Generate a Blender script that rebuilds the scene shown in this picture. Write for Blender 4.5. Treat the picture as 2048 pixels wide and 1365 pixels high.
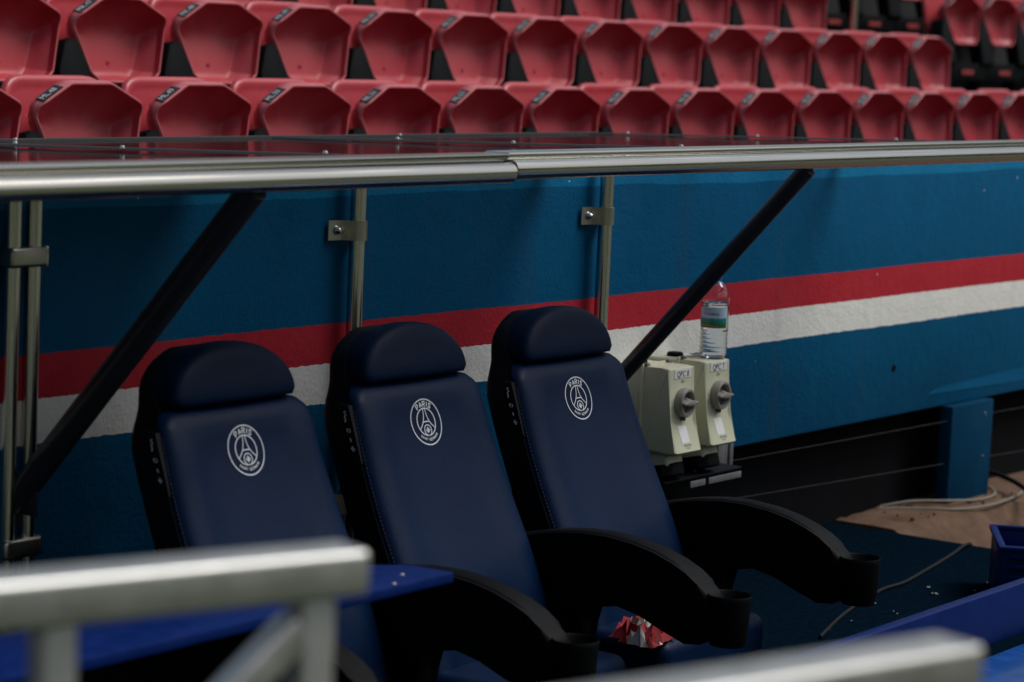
import bpy, bmesh, math, random
from mathutils import Vector, Matrix
R = math.radians
random.seed(7)
for o in list(bpy.data.objects): bpy.data.objects.remove(o)
S = bpy.context.scene
COL = S.collection

# ------------------------------------------------------------------ camera
cd = bpy.data.cameras.new('camera'); cam = bpy.data.objects.new('camera', cd); COL.objects.link(cam)
r = Vector((0.58088137, -0.81275328, 0.04482125)); u = Vector((0.07034082, 0.10497849, 0.99198371)); f = Vector((0.81094328, 0.5730721, -0.11814978))
M = Matrix(((r.x, u.x, -f.x, -3.907), (r.y, u.y, -f.y, -4.05), (r.z, u.z, -f.z, 1.80), (0, 0, 0, 1)))
cam.matrix_world = M
cd.sensor_width = 36; cd.lens = 5310.44 * 36 / 2048; cd.clip_start = .05; cd.clip_end = 2000
cd.dof.use_dof = True; cd.dof.focus_distance = 6.6; cd.dof.aperture_fstop = 3.6
S.camera = cam

# ------------------------------------------------------------------ sky, sun, exposure
SUN_EL, SUN_AZ = 55, 46          # azimuth measured from -Y towards +X
w = bpy.data.worlds.new('World'); S.world = w; w.use_nodes = True
nt = w.node_tree; bg = nt.nodes['Background']
sky = nt.nodes.new('ShaderNodeTexSky'); sky.sky_type = 'NISHITA'; sky.sun_disc = False
sky.sun_elevation = R(SUN_EL); sky.sun_rotation = R(180 - SUN_AZ); sky.air_density = 1.6; sky.dust_density = 4; sky.ozone_density = 2.0
hs = nt.nodes.new('ShaderNodeHueSaturation'); hs.inputs['Saturation'].default_value = .75
nt.links.new(sky.outputs[0], hs.inputs['Color']); nt.links.new(hs.outputs[0], bg.inputs[0]); bg.inputs[1].default_value = .05
sl = bpy.data.lights.new('sun', 'SUN'); sl.energy = 1.5; sl.angle = R(30); sl.color = (1, .985, .955)
so = bpy.data.objects.new('sun', sl); COL.objects.link(so)
sd = Vector((math.sin(R(SUN_AZ)) * math.cos(R(SUN_EL)), -math.cos(R(SUN_AZ)) * math.cos(R(SUN_EL)), math.sin(R(SUN_EL))))
so.rotation_euler = (-sd).to_track_quat('-Z', 'Y').to_euler()
so.location = (0, -5, 12)
S.view_settings.view_transform = 'Standard'; S.view_settings.look = 'None'; S.view_settings.gamma = 1
S.view_settings.exposure = .66
S.render.engine = 'CYCLES'
S.cycles.use_denoising = True
S.cycles.max_bounces = 10

# ------------------------------------------------------------------ materials
def mat(name, col, rough=.5, metal=0, bump=None, var=0, vscale=8, spec=.5, coat=0, trans=0, ior=1.45, rvar=0):
    m = bpy.data.materials.new(name); m.use_nodes = True
    n = m.node_tree; b = n.nodes['Principled BSDF']
    b.inputs['Base Color'].default_value = (*col, 1); b.inputs['Roughness'].default_value = rough; b.inputs['Metallic'].default_value = metal
    b.inputs['Specular IOR Level'].default_value = spec; b.inputs['Coat Weight'].default_value = coat; b.inputs['Coat Roughness'].default_value = .15
    b.inputs['Transmission Weight'].default_value = trans; b.inputs['IOR'].default_value = ior
    tc = n.nodes.new('ShaderNodeTexCoord')
    if var or rvar:
        no = n.nodes.new('ShaderNodeTexNoise'); no.inputs['Scale'].default_value = vscale; no.inputs['Detail'].default_value = 6; no.inputs['Roughness'].default_value = .65
        n.links.new(tc.outputs['Object'], no.inputs['Vector'])
        if var:
            mx = n.nodes.new('ShaderNodeMix'); mx.data_type = 'RGBA'
            mx.inputs[6].default_value = (*[max(0, c * (1 - var)) for c in col], 1); mx.inputs[7].default_value = (*[min(1, c * (1 + var)) for c in col], 1)
            mr = n.nodes.new('ShaderNodeMapRange'); mr.inputs[1].default_value = .3; mr.inputs[2].default_value = .7
            n.links.new(no.outputs['Fac'], mr.inputs[0]); n.links.new(mr.outputs[0], mx.inputs[0]); n.links.new(mx.outputs[2], b.inputs['Base Color'])
        if rvar:
            m2 = n.nodes.new('ShaderNodeMapRange'); m2.inputs[1].default_value = .3; m2.inputs[2].default_value = .7
            m2.inputs[3].default_value = max(0, rough - rvar); m2.inputs[4].default_value = min(1, rough + rvar)
            n.links.new(no.outputs['Fac'], m2.inputs[0]); n.links.new(m2.outputs[0], b.inputs['Roughness'])
    if bump:
        sc, st, ds = bump
        nb = n.nodes.new('ShaderNodeTexNoise'); nb.inputs['Scale'].default_value = sc; nb.inputs['Detail'].default_value = 4
        bp = n.nodes.new('ShaderNodeBump'); bp.inputs['Strength'].default_value = st; bp.inputs['Distance'].default_value = ds
        n.links.new(tc.outputs['Object'], nb.inputs['Vector']); n.links.new(nb.outputs['Fac'], bp.inputs['Height']); n.links.new(bp.outputs[0], b.inputs['Normal'])
    return m

def leather_mat(name, col, rough):
    m = mat(name, col, rough, var=.12, vscale=5, rvar=.06, spec=.12)
    n = m.node_tree; b = n.nodes['Principled BSDF']; tc = [x for x in n.nodes if x.type == 'TEX_COORD'][0]
    v = n.nodes.new('ShaderNodeTexVoronoi'); v.inputs['Scale'].default_value = 260; v.feature = 'DISTANCE_TO_EDGE'
    no = n.nodes.new('ShaderNodeTexNoise'); no.inputs['Scale'].default_value = 14; no.inputs['Detail'].default_value = 3
    ad = n.nodes.new('ShaderNodeMath'); ad.operation = 'MULTIPLY_ADD'; ad.inputs[1].default_value = 1.0
    mu = n.nodes.new('ShaderNodeMath'); mu.operation = 'MULTIPLY'; mu.inputs[1].default_value = 1.2
    n.links.new(tc.outputs['Object'], v.inputs['Vector']); n.links.new(tc.outputs['Object'], no.inputs['Vector'])
    n.links.new(no.outputs['Fac'], mu.inputs[0]); n.links.new(v.outputs['Distance'], ad.inputs[0]); n.links.new(mu.outputs[0], ad.inputs[2])
    bp = n.nodes.new('ShaderNodeBump'); bp.inputs['Strength'].default_value = .35; bp.inputs['Distance'].default_value = .0016
    n.links.new(ad.outputs[0], bp.inputs['Height']); n.links.new(bp.outputs[0], b.inputs['Normal'])
    return m

def brushed(name, col, rough, axis):
    m = mat(name, col, rough, metal=1)
    n = m.node_tree; b = n.nodes['Principled BSDF']; tc = [x for x in n.nodes if x.type == 'TEX_COORD'][0]
    mp = n.nodes.new('ShaderNodeMapping'); sc = [220, 220, 220]; sc[axis] = 2.0
    mp.inputs['Scale'].default_value = sc
    no = n.nodes.new('ShaderNodeTexNoise'); no.inputs['Scale'].default_value = 1; no.inputs['Detail'].default_value = 5
    n.links.new(tc.outputs['Object'], mp.inputs[0]); n.links.new(mp.outputs[0], no.inputs['Vector'])
    mr = n.nodes.new('ShaderNodeMapRange'); mr.inputs[1].default_value = .25; mr.inputs[2].default_value = .75
    mr.inputs[3].default_value = rough - .1; mr.inputs[4].default_value = rough + .12
    n.links.new(no.outputs['Fac'], mr.inputs[0]); n.links.new(mr.outputs[0], b.inputs['Roughness'])
    return m

def red_plastic():
    m = mat('red_plastic', (.40, .024, .040), .40, rvar=.1, vscale=6, bump=(90, .05, .002)); n = m.node_tree; L = n.links; b = n.nodes['Principled BSDF']
    tc = [x for x in n.nodes if x.type == 'TEX_COORD'][0]; oi = n.nodes.new('ShaderNodeObjectInfo')
    vm = n.nodes.new('ShaderNodeVectorMath'); vm.operation = 'ADD'; L.new(tc.outputs['Object'], vm.inputs[0]); cx = n.nodes.new('ShaderNodeCombineXYZ')
    mu = n.nodes.new('ShaderNodeMath'); mu.operation = 'MULTIPLY'; mu.inputs[1].default_value = 37; L.new(oi.outputs['Random'], mu.inputs[0]); L.new(mu.outputs[0], cx.inputs[0]); L.new(cx.outputs[0], vm.inputs[1])
    def nz(sc, d, lo, hi, a, c):
        x = n.nodes.new('ShaderNodeTexNoise'); x.inputs['Scale'].default_value = sc; x.inputs['Detail'].default_value = d; x.inputs['Roughness'].default_value = .65; L.new(vm.outputs[0], x.inputs['Vector'])
        r_ = n.nodes.new('ShaderNodeMapRange'); r_.inputs[1].default_value = lo; r_.inputs[2].default_value = hi; r_.inputs[3].default_value = a; r_.inputs[4].default_value = c; L.new(x.outputs['Fac'], r_.inputs[0]); return r_.outputs[0]
    def mix(f_, a, c):
        x = n.nodes.new('ShaderNodeMix'); x.data_type = 'RGBA'; L.new(f_, x.inputs[0])
        for k, v in ((6, a), (7, c)):
            if isinstance(v, tuple): x.inputs[k].default_value = (*v, 1)
            else: L.new(v, x.inputs[k])
        return x.outputs[2]
    c = mix(nz(5, 6, .3, .7, 0, 1), (.36, .018, .033), (.43, .040, .054))
    fade = n.nodes.new('ShaderNodeMath'); fade.operation = 'MULTIPLY'; L.new(oi.outputs['Random'], fade.inputs[0]); fade.inputs[1].default_value = .30
    c = mix(fade.outputs[0], c, (.42, .085, .095))
    c = mix(nz(17, 5, .60, .78, 0, .45), c, (.10, .03, .035))
    c = mix(nz(70, 3, .70, .78, 0, .5), c, (.55, .30, .30))
    L.new(c, b.inputs['Base Color']); return m
RED = red_plastic()
RIM = mat('faded_lit_red_rim', (.44, .115, .125), .45, var=.2, vscale=14)  # paler red: partly fading, partly light caught on the rim put into the colour
BLACKP = mat('black_plastic', (.0016, .0024, .0034), .6, spec=.1, var=.2, vscale=12, bump=(300, .08, .001))
BLACKARM = mat('black_arm_plastic', (.0018, .0022, .003), .58, spec=.10, rvar=.08, vscale=9, bump=(350, .1, .0008))
NAVY = leather_mat('navy_leatherette', (.0009, .0095, .036), .40)
NAVYH = leather_mat('navy_leatherette_headrest', (.0010, .0082, .030), .42)
SHELL = mat('dark_shell', (.003, .004, .007), .55, spec=.2, bump=(200, .1, .001))
STEEL = brushed('brushed_steel', (.72, .70, .66), .20, 2)
STEELX = brushed('brushed_steel_rail', (.58, .57, .53), .20, 0)
CLAMP = mat('clamp_steel', (.55, .54, .49), .36, metal=1, rvar=.1, vscale=30)
BOLT = mat('bolt_steel', (.75, .74, .70), .18, metal=1)
BRACE = mat('black_powder_coat', (.022, .023, .029), .34, spec=.8, rvar=.08, vscale=20, bump=(500, .1, .0006))
ALU = mat('brushed_aluminium', (.55, .55, .53), .44, metal=1, rvar=.08, vscale=25)
BLUEP = mat('royal_blue_paint', (.0003, .012, .095), .40, spec=.18, var=.15, vscale=14, rvar=.12, bump=(60, .08, .003))
BLUES = mat('worn_blue_slat_paint', (.006, .060, .25), .24, var=.3, vscale=9, rvar=.12, bump=(40, .15, .003))
BEIGE = mat('beige_switch_plastic', (.60, .61, .44), .38, var=.06, vscale=10, rvar=.06, bump=(150, .04, .001))
GREYK = mat('grey_knob_plastic', (.27, .25, .225), .45)
GREYD = mat('grey_dark_well', (.10, .095, .09), .5)
WHITE = mat('white_sticker', (.78, .79, .78), .5)
PRINT = mat('black_print', (.012, .012, .012), .5)
THREAD = mat('white_embroidery', (.62, .65, .72), .55)
THREADN = mat('navy_thread', (.02, .03, .06), .7)
CHIP = mat('black_number_chip', (.010, .011, .013), .35)
CHIPT = mat('grey_chip_text', (.45, .45, .46), .5)
CARPET = mat('navy_carpet', (.0018, .0070, .014), 1.0, var=.4, vscale=45, bump=(420, .6, .004), spec=0)
CONC = mat('brown_concrete', (.115, .072, .050), .95, spec=.1, var=.35, vscale=9, bump=(70, .5, .006))
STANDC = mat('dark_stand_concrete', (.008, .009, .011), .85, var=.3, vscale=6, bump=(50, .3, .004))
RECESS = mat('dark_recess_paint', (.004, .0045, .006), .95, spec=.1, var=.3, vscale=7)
PILL = mat('blue_pillar_paint', (.0003, .036, .085), .65, spec=.06, var=.15, vscale=14, bump=(70, .4, .003))
GRASS = mat('grass', (.060, .075, .035), .9, var=.3, vscale=30, bump=(150, .6, .02))
CABLEB = mat('black_cable', (.008, .009, .011), .55, spec=.2)
CABLEG = mat('beige_cable', (.20, .185, .15), .6)
WIRE = mat('steel_wire', (.035, .035, .04), .7, spec=.2)
GALV = mat('galvanised_bracket', (.16, .16, .165), .6, metal=.2, var=.2, vscale=30)
TAG = mat('red_riser_tag', (.28, .03, .03), .6)
CAPB = mat('blue_bottle_cap', (.02, .09, .55), .35)
PET = mat('clear_pet', (.97, .99, 1.0), .02, trans=1, ior=1.42)
WATER = mat('bottle_water', (.96, .985, 1.0), .0, trans=1, ior=1.33)
RUBBER = mat('black_rubber_strip', (.010, .010, .011), .55)
WIPE_R = mat('red_cloth', (.22, .008, .014), .85)
WIPE_W = mat('white_cloth', (.5, .47, .46), .85)
FARST = mat('far_stand_seats', (.17, .125, .075), .8, var=.4, vscale=.4)
CRUMB = mat('pale_litter', (.6, .58, .5), .8)

def acrylic(name, tint):
    m = bpy.data.materials.new(name); m.use_nodes = True; n = m.node_tree; L = n.links
    n.nodes.remove(n.nodes['Principled BSDF']); out = n.nodes['Material Output']
    tr = n.nodes.new('ShaderNodeBsdfTransparent'); tr.inputs[0].default_value = (tint, tint * 1.0, tint * 1.03, 1)
    gl = n.nodes.new('ShaderNodeBsdfGlossy'); gl.inputs['Roughness'].default_value = .07; gl.inputs[0].default_value = (.85, .85, .86, 1)
    fr = n.nodes.new('ShaderNodeFresnel'); fr.inputs[0].default_value = 1.49
    ge = n.nodes.new('ShaderNodeNewGeometry'); mu = n.nodes.new('ShaderNodeMath'); mu.operation = 'MULTIPLY'
    iv = n.nodes.new('ShaderNodeMath'); iv.operation = 'SUBTRACT'; iv.inputs[0].default_value = 1; L.new(ge.outputs['Backfacing'], iv.inputs[1])
    L.new(fr.outputs[0], mu.inputs[0]); L.new(iv.outputs[0], mu.inputs[1])
    di = n.nodes.new('ShaderNodeBsdfDiffuse'); di.inputs[0].default_value = (.10, .095, .09, 1)
    tc = n.nodes.new('ShaderNodeTexCoord'); no = n.nodes.new('ShaderNodeTexNoise'); no.inputs['Scale'].default_value = 7; no.inputs['Detail'].default_value = 7; no.inputs['Roughness'].default_value = .7
    L.new(tc.outputs['Object'], no.inputs['Vector'])
    mr = n.nodes.new('ShaderNodeMapRange'); mr.inputs[1].default_value = .42; mr.inputs[2].default_value = .75; mr.inputs[3].default_value = .02; mr.inputs[4].default_value = .35; L.new(no.outputs['Fac'], mr.inputs[0])
    m0 = n.nodes.new('ShaderNodeMixShader'); L.new(mr.outputs[0], m0.inputs[0]); L.new(tr.outputs[0], m0.inputs[1]); L.new(di.outputs[0], m0.inputs[2])
    m1 = n.nodes.new('ShaderNodeMixShader'); L.new(mu.outputs[0], m1.inputs[0]); L.new(m0.outputs[0], m1.inputs[1]); L.new(gl.outputs[0], m1.inputs[2])
    bp = n.nodes.new('ShaderNodeBump'); bp.inputs['Strength'].default_value = .04; bp.inputs['Distance'].default_value = .004
    n2 = n.nodes.new('ShaderNodeTexNoise'); n2.inputs['Scale'].default_value = 18; L.new(tc.outputs['Object'], n2.inputs['Vector']); L.new(n2.outputs['Fac'], bp.inputs['Height']); L.new(bp.outputs[0], gl.inputs['Normal'])
    L.new(m1.outputs[0], out.inputs[0]); return m
ACR = [acrylic('smoked_acrylic', .28), acrylic('smoked_acrylic', .28), acrylic('lightly_smoked_acrylic', .62), acrylic('clear_acrylic', .95)]  # tint steps added to dim the light reaching the wall towards the left
def wall_mat():
    m = bpy.data.materials.new('painted_render_wall'); m.use_nodes = True
    n = m.node_tree; b = n.nodes['Principled BSDF']; L = n.links
    tc = n.nodes.new('ShaderNodeTexCoord'); sp = n.nodes.new('ShaderNodeSeparateXYZ'); L.new(tc.outputs['Object'], sp.inputs[0])
    def noise(scale, detail=4, vec=None, rough=.5):
        x = n.nodes.new('ShaderNodeTexNoise'); x.inputs['Scale'].default_value = scale; x.inputs['Detail'].default_value = detail; x.inputs['Roughness'].default_value = rough
        L.new(vec or tc.outputs['Object'], x.inputs['Vector']); return x
    def math_(op, a, bb=None, c=None):
        x = n.nodes.new('ShaderNodeMath'); x.operation = op
        for i, v in enumerate((a, bb, c)):
            if v is None: continue
            if isinstance(v, (int, float)): x.inputs[i].default_value = v
            else: L.new(v, x.inputs[i])
        return x.outputs[0]
    e1 = noise(1.6, 2); e2 = noise(55, 3)
    wob = math_('ADD', math_('MULTIPLY', math_('SUBTRACT', e1.outputs['Fac'], .5), .012), math_('MULTIPLY', math_('SUBTRACT', e2.outputs['Fac'], .5), .009))
    z = math_('ADD', sp.outputs['Z'], wob)
    # the upper lighter band wanders more
    e3 = noise(1.1, 3); zl = math_('ADD', z, math_('MULTIPLY', math_('SUBTRACT', e3.outputs['Fac'], .5), .035))
    def mixc(fac, a, c):
        x = n.nodes.new('ShaderNodeMix'); x.data_type = 'RGBA'
        if isinstance(fac, (int, float)): x.inputs[0].default_value = fac
        else: L.new(fac, x.inputs[0])
        for i, v in ((6, a), (7, c)):
            if isinstance(v, tuple): x.inputs[i].default_value = (*v, 1)
            else: L.new(v, x.inputs[i])
        return x.outputs[2]
    def above(zz, h): return math_('GREATER_THAN', zz, h)
    big = noise(2.2, 6, rough=.65); mr = n.nodes.new('ShaderNodeMapRange'); mr.inputs[1].default_value = .3; mr.inputs[2].default_value = .7
    L.new(big.outputs['Fac'], mr.inputs[0])
    blue = mixc(mr.outputs[0], (.0004, .072, .165), (.0008, .094, .21))
    red = mixc(mr.outputs[0], (.40, .020, .034), (.47, .034, .048))
    whi = mixc(mr.outputs[0], (.76, .77, .73), (.84, .84, .80))
    lig = mixc(mr.outputs[0], (.003, .13, .27), (.006, .165, .33))
    c = mixc(above(z, .865), blue, whi)
    c = mixc(above(z, .9625), c, red)
    c = mixc(above(z, 1.0604), c, blue)
    c = mixc(above(zl, 1.366), c, lig)
    # paint chips: small pale specks, mostly to the right, and a few on the white band dark
    vo = n.nodes.new('ShaderNodeTexVoronoi'); vo.inputs['Scale'].default_value = 9
    mp = n.nodes.new('ShaderNodeMapping'); mp.inputs['Scale'].default_value = (1.6, 1, .8); L.new(tc.outputs['Object'], mp.inputs[0]); L.new(mp.outputs[0], vo.inputs['Vector'])
    sc = n.nodes.new('ShaderNodeSeparateColor'); L.new(vo.outputs['Color'], sc.inputs[0])
    spot = math_('MULTIPLY', math_('LESS_THAN', math_('ADD', vo.outputs['Distance'], math_('MULTIPLY', e2.outputs['Fac'], .03)), .052), math_('GREATER_THAN', sc.outputs[0], .72))
    right = n.nodes.new('ShaderNodeMapRange'); right.inputs[1].default_value = 2.4; right.inputs[2].default_value = 3.0; L.new(sp.outputs['X'], right.inputs[0])
    c = mixc(math_('MULTIPLY', spot, right.outputs[0]), c, (.55, .60, .62))
    # chips along the top edge
    e4 = noise(38, 3); chip = math_('MULTIPLY', math_('GREATER_THAN', e4.outputs['Fac'], .69), above(z, 1.385))
    c = mixc(chip, c, (.62, .64, .62))
    # grime streaks
    mp2 = n.nodes.new('ShaderNodeMapping'); mp2.inputs['Scale'].default_value = (7, 7, .6); L.new(tc.outputs['Object'], mp2.inputs[0])
    st = noise(1.0, 5, mp2.outputs[0]); mr2 = n.nodes.new('ShaderNodeMapRange'); mr2.inputs[1].default_value = .55; mr2.inputs[2].default_value = .8; mr2.inputs[4].default_value = .22
    L.new(st.outputs['Fac'], mr2.inputs[0]); c = mixc(mr2.outputs[0], c, (.05, .05, .055))
    L.new(c, b.inputs['Base Color']); b.inputs['Roughness'].default_value = .62; b.inputs['Specular IOR Level'].default_value = .07
    b1 = noise(95, 4); b2 = noise(22, 3)
    h = math_('ADD', math_('MULTIPLY', b1.outputs['Fac'], .6), math_('MULTIPLY', b2.outputs['Fac'], .8))
    bp = n.nodes.new('ShaderNodeBump'); bp.inputs['Strength'].default_value = .45; bp.inputs['Distance'].default_value = .006
    L.new(h, bp.inputs['Height']); L.new(bp.outputs[0], b.inputs['Normal'])
    return m
WALL = wall_mat()

# ------------------------------------------------------------------ mesh helpers
class MB:
    def __init__(s): s.v = []; s.f = []
    def add(s, vs, fs):
        k = len(s.v); s.v += [tuple(x) for x in vs]; s.f += [tuple(i + k for i in q) for q in fs]; return s
    def box(s, x0, x1, y0, y1, z0, z1, bev=0, seg=2, mtx=None):
        bm = bmesh.new(); bmesh.ops.create_cube(bm, size=1)
        for v in bm.verts: v.co = Vector(((x0 + x1) / 2 + v.co.x * (x1 - x0), (y0 + y1) / 2 + v.co.y * (y1 - y0), (z0 + z1) / 2 + v.co.z * (z1 - z0)))
        if bev: bmesh.ops.bevel(bm, geom=bm.edges[:], offset=bev, segments=seg, affect='EDGES', profile=.5)
        if mtx: bm.transform(mtx)
        bm.verts.index_update(); s.add([v.co[:] for v in bm.verts], [[v.index for v in q.verts] for q in bm.faces]); bm.free(); return s
    def rings(s, rs, cap0=True, cap1=True, closed=True):
        n = len(rs[0]); vs = [p for q in rs for p in q]; fs = []
        for i in range(len(rs) - 1):
            for j in range(n if closed else n - 1):
                a = i * n + j; b = i * n + (j + 1) % n
                fs.append((a, b, b + n, a + n))
        if cap0: fs.append(tuple(range(n))[::-1])
        if cap1: fs.append(tuple((len(rs) - 1) * n + j for j in range(n)))
        return s.add(vs, fs)
    def tube(s, pts, rad, n=12, cap=True):
        pts = [Vector(p) for p in pts]; rs = []; up = None
        for i, p in enumerate(pts):
            t = (pts[min(i + 1, len(pts) - 1)] - pts[max(i - 1, 0)]).normalized()
            if up is None: up = t.orthogonal().normalized()
            up = (up - t * up.dot(t)).normalized(); b = t.cross(up)
            rr = rad[i] if isinstance(rad, (list, tuple)) else rad
            rs.append([p + (up * math.cos(a) + b * math.sin(a)) * rr for a in [2 * math.pi * k / n for k in range(n)]])
        return s.rings(rs, cap, cap)
    def lathe(s, prof, n=24, o=(0, 0, 0), ax='Z', cap=True):
        rs = []
        for rr, h in prof:
            ring = []
            for k in range(n):
                a = 2 * math.pi * k / n; c, d = rr * math.cos(a), rr * math.sin(a)
                p = {'Z': (c, d, h), 'Y': (c, h, d), 'X': (h, c, d)}[ax]
                ring.append((p[0] + o[0], p[1] + o[1], p[2] + o[2]))
            rs.append(ring)
        return s.rings(rs, cap, cap)
    def prism(s, poly, mp, d0, d1, bev=0, seg=2):
        """poly in 2-D, mp(a,b,d)->3-D, extruded from d0 to d1, rim edges bevelled"""
        bm = bmesh.new(); lo = [bm.verts.new((a, b, d0)) for a, b in poly]; hi = [bm.verts.new((a, b, d1)) for a, b in poly]; n = len(poly)
        f0 = bm.faces.new(lo[::-1]); f1 = bm.faces.new(hi)
        for i in range(n): bm.faces.new((lo[i], lo[(i + 1) % n], hi[(i + 1) % n], hi[i]))
        if bev: bmesh.ops.bevel(bm, geom=list(f0.edges) + list(f1.edges), offset=bev, segments=seg, affect='EDGES', profile=.5)
        bm.verts.index_update(); s.add([mp(*v.co) for v in bm.verts], [[v.index for v in q.verts] for q in bm.faces]); bm.free(); return s
    def build(s, name, m, parent=None, smooth=True, ang=38, fix=True):
        me = bpy.data.meshes.new(name); me.from_pydata(s.v, [], s.f); me.materials.append(m)
        if fix:
            bm = bmesh.new(); bm.from_mesh(me); bmesh.ops.recalc_face_normals(bm, faces=bm.faces[:]); bm.to_mesh(me); bm.free()
        if smooth:
            me.polygons.foreach_set('use_smooth', [True] * len(me.polygons)); me.set_sharp_from_angle(angle=R(ang))
        me.update()
        o = bpy.data.objects.new(name, me); COL.objects.link(o)
        if parent: o.parent = parent
        return o

def tag(o, label=None, cat=None, group=None, kind=None):
    if label: o['label'] = label
    if cat: o['category'] = cat
    if group: o['group'] = group
    if kind: o['kind'] = kind
    return o
def thing(name, loc, label, cat, group=None, rz=0):
    o = bpy.data.objects.new(name, None); o.empty_display_size = .1; COL.objects.link(o); o.location = loc; o.rotation_euler.z = rz
    return tag(o, label, cat, group)
def copy_tree(o, parent=None):
    c = o.copy(); COL.objects.link(c); c.parent = parent
    for ch in list(o.children): copy_tree(ch, c)
    return c
def rounded(pts, n=4):
    """pts: (x, y, radius) corner list -> rounded polygon"""
    out = []; k = len(pts)
    for i in range(k):
        p = Vector(pts[i][:2]); a = Vector(pts[i - 1][:2]); b = Vector(pts[(i + 1) % k][:2]); rr = pts[i][2]
        if rr <= 0: out.append(p[:]); continue
        da = (a - p).normalized(); db = (b - p).normalized()
        ang = da.angle(db); t = min(rr / math.tan(ang / 2), .49 * (a - p).length, .49 * (b - p).length)
        p0 = p + da * t; p1 = p + db * t
        for q in range(n + 1):
            s = q / n; out.append(((1 - s) ** 2 * p0 + 2 * s * (1 - s) * p + s * s * p1)[:])
    return out
def inset(poly, d):
    n = len(poly); out = []
    ar = sum(poly[i][0] * poly[(i + 1) % n][1] - poly[(i + 1) % n][0] * poly[i][1] for i in range(n)); sg = 1 if ar > 0 else -1
    for i in range(n):
        a = Vector(poly[i - 1]); p = Vector(poly[i]); b = Vector(poly[(i + 1) % n])
        e0 = (p - a).normalized(); e1 = (b - p).normalized()
        n0 = Vector((-e0.y, e0.x)) * sg; n1 = Vector((-e1.y, e1.x)) * sg
        m = (n0 + n1); m = m / max(.4, m.length_squared / 2) if m.length > 1e-6 else n0
        out.append((p + m * d)[:])
    return out
def text_mesh(body, size, mp, name, m, parent, align='CENTER', extrude=0):
    cu = bpy.data.curves.new('t', 'FONT'); cu.body = body; cu.size = size; cu.align_x = align; cu.align_y = 'CENTER'; cu.resolution_u = 2; cu.extrude = extrude
    o = bpy.data.objects.new('t', cu); me = bpy.data.meshes.new_from_object(o)
    bpy.data.objects.remove(o); bpy.data.curves.remove(cu)
    for v in me.vertices: v.co = Vector(mp(*v.co))
    me.name = name; me.materials.clear(); me.materials.append(m)
    ob = bpy.data.objects.new(name, me); COL.objects.link(ob); ob.parent = parent
    return ob
def interp(tab, x):
    for i in range(len(tab) - 1):
        if x <= tab[i + 1][0] or i == len(tab) - 2:
            a, b = tab[i], tab[i + 1]; t = (x - a[0]) / (b[0] - a[0])
            # catmull-like smooth
            p0 = tab[max(i - 1, 0)]; p3 = tab[min(i + 2, len(tab) - 1)]
            m0 = (b[1] - p0[1]) / (b[0] - p0[0]); m1 = (p3[1] - a[1]) / (p3[0] - a[0]); h = b[0] - a[0]
            t2, t3 = t * t, t * t * t
            return (2 * t3 - 3 * t2 + 1) * a[1] + (t3 - 2 * t2 + t) * h * m0 + (-2 * t3 + 3 * t2) * b[1] + (t3 - t2) * h * m1

# ------------------------------------------------------------------ the setting
PLAT = .20
g = MB(); g.add([(-400, -400, -.02), (400, -400, -.02), (400, 400, -.02), (-400, 400, -.02)], [(0, 1, 2, 3)])
tag(g.build('ground', GRASS, smooth=False), kind='structure')
pv = MB(); pv.box(-4.5, 14, -2.1, .6, -.3, 0.0, .01); tag(pv.build('pavement', CONC), kind='structure')
pf = MB(); pf.box(-4, 3.87, -1.95, .16, .003, PLAT, .012, 3); tag(pf.build('dugout_floor', CARPET), kind='structure')
# recess behind and under the painted wall
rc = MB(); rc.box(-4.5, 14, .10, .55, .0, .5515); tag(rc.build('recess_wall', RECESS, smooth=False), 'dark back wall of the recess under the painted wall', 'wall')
# concrete ledge
lg = MB(); n = 60
rows = []
rr = random.Random(3)
for i in range(n + 1):
    x = 3.876 + (14 - 3.876) * (i / n) ** 1.6
    j = lambda a: rr.uniform(-a, a)
    rows.append([(x, .41, .205 + j(.004)), (x, .1, .207 + j(.004)), (x, -.05, .209 + j(.004)), (x, -.125 + j(.008), .205 + j(.006)), (x, -.16 + j(.008), .188 + j(.006)), (x, -.30 + j(.01), .09), (x, -.42, .004), (x, .41, .004)])
lg.rings(rows, True, True); tag(lg.build('concrete_ledge', CONC, ang=60), 'rough brown concrete ledge with chipped edge below the blue pillar', 'ledge')
# stand terraces
st = MB()
Y1, Z1, RY, RZ = 1.576, 1.549, .676, .258
for k in range(6):
    y0 = Y1 + k * RY - .52; z1 = Z1 + k * RZ - .70
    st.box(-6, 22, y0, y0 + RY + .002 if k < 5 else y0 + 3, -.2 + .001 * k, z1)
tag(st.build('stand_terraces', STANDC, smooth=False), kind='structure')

# the far stands of the ground, outside the frame
def bowl(name, lab, x0, x1, y0, y1):
    b_ = MB(); n_ = 7
    for k in range(n_):
        t0 = k / n_
        if abs(y1 - y0) < abs(x1 - x0):
            ya = y0 + (y1 - y0) * t0; b_.box(x0, x1, min(ya, y1), max(ya, y1), -.02 + .001 * k, 3.2 * (k + 1))
        else:
            xa = x0 + (x1 - x0) * t0; b_.box(min(xa, x1), max(xa, x1), y0, y1, -.02 + .001 * k, 3.2 * (k + 1))
    tag(b_.build(name, FARST, smooth=False), kind='structure')
bowl('far_stand', '', -70, 90, -84, -118)
bowl('far_stand_end', '', 75, 105, -80, 10); bowl('far_stand_end', '', -60, -90, -80, 10)
# painted front wall
wl = MB(); wl.box(-4.5, 14, 0, .22, .553, 1.425, .006, 2)
wo = wl.build('painted_wall', WALL)
tag(wo, 'blue rendered wall with painted red and white stripes behind the bench seats', 'wall')
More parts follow.
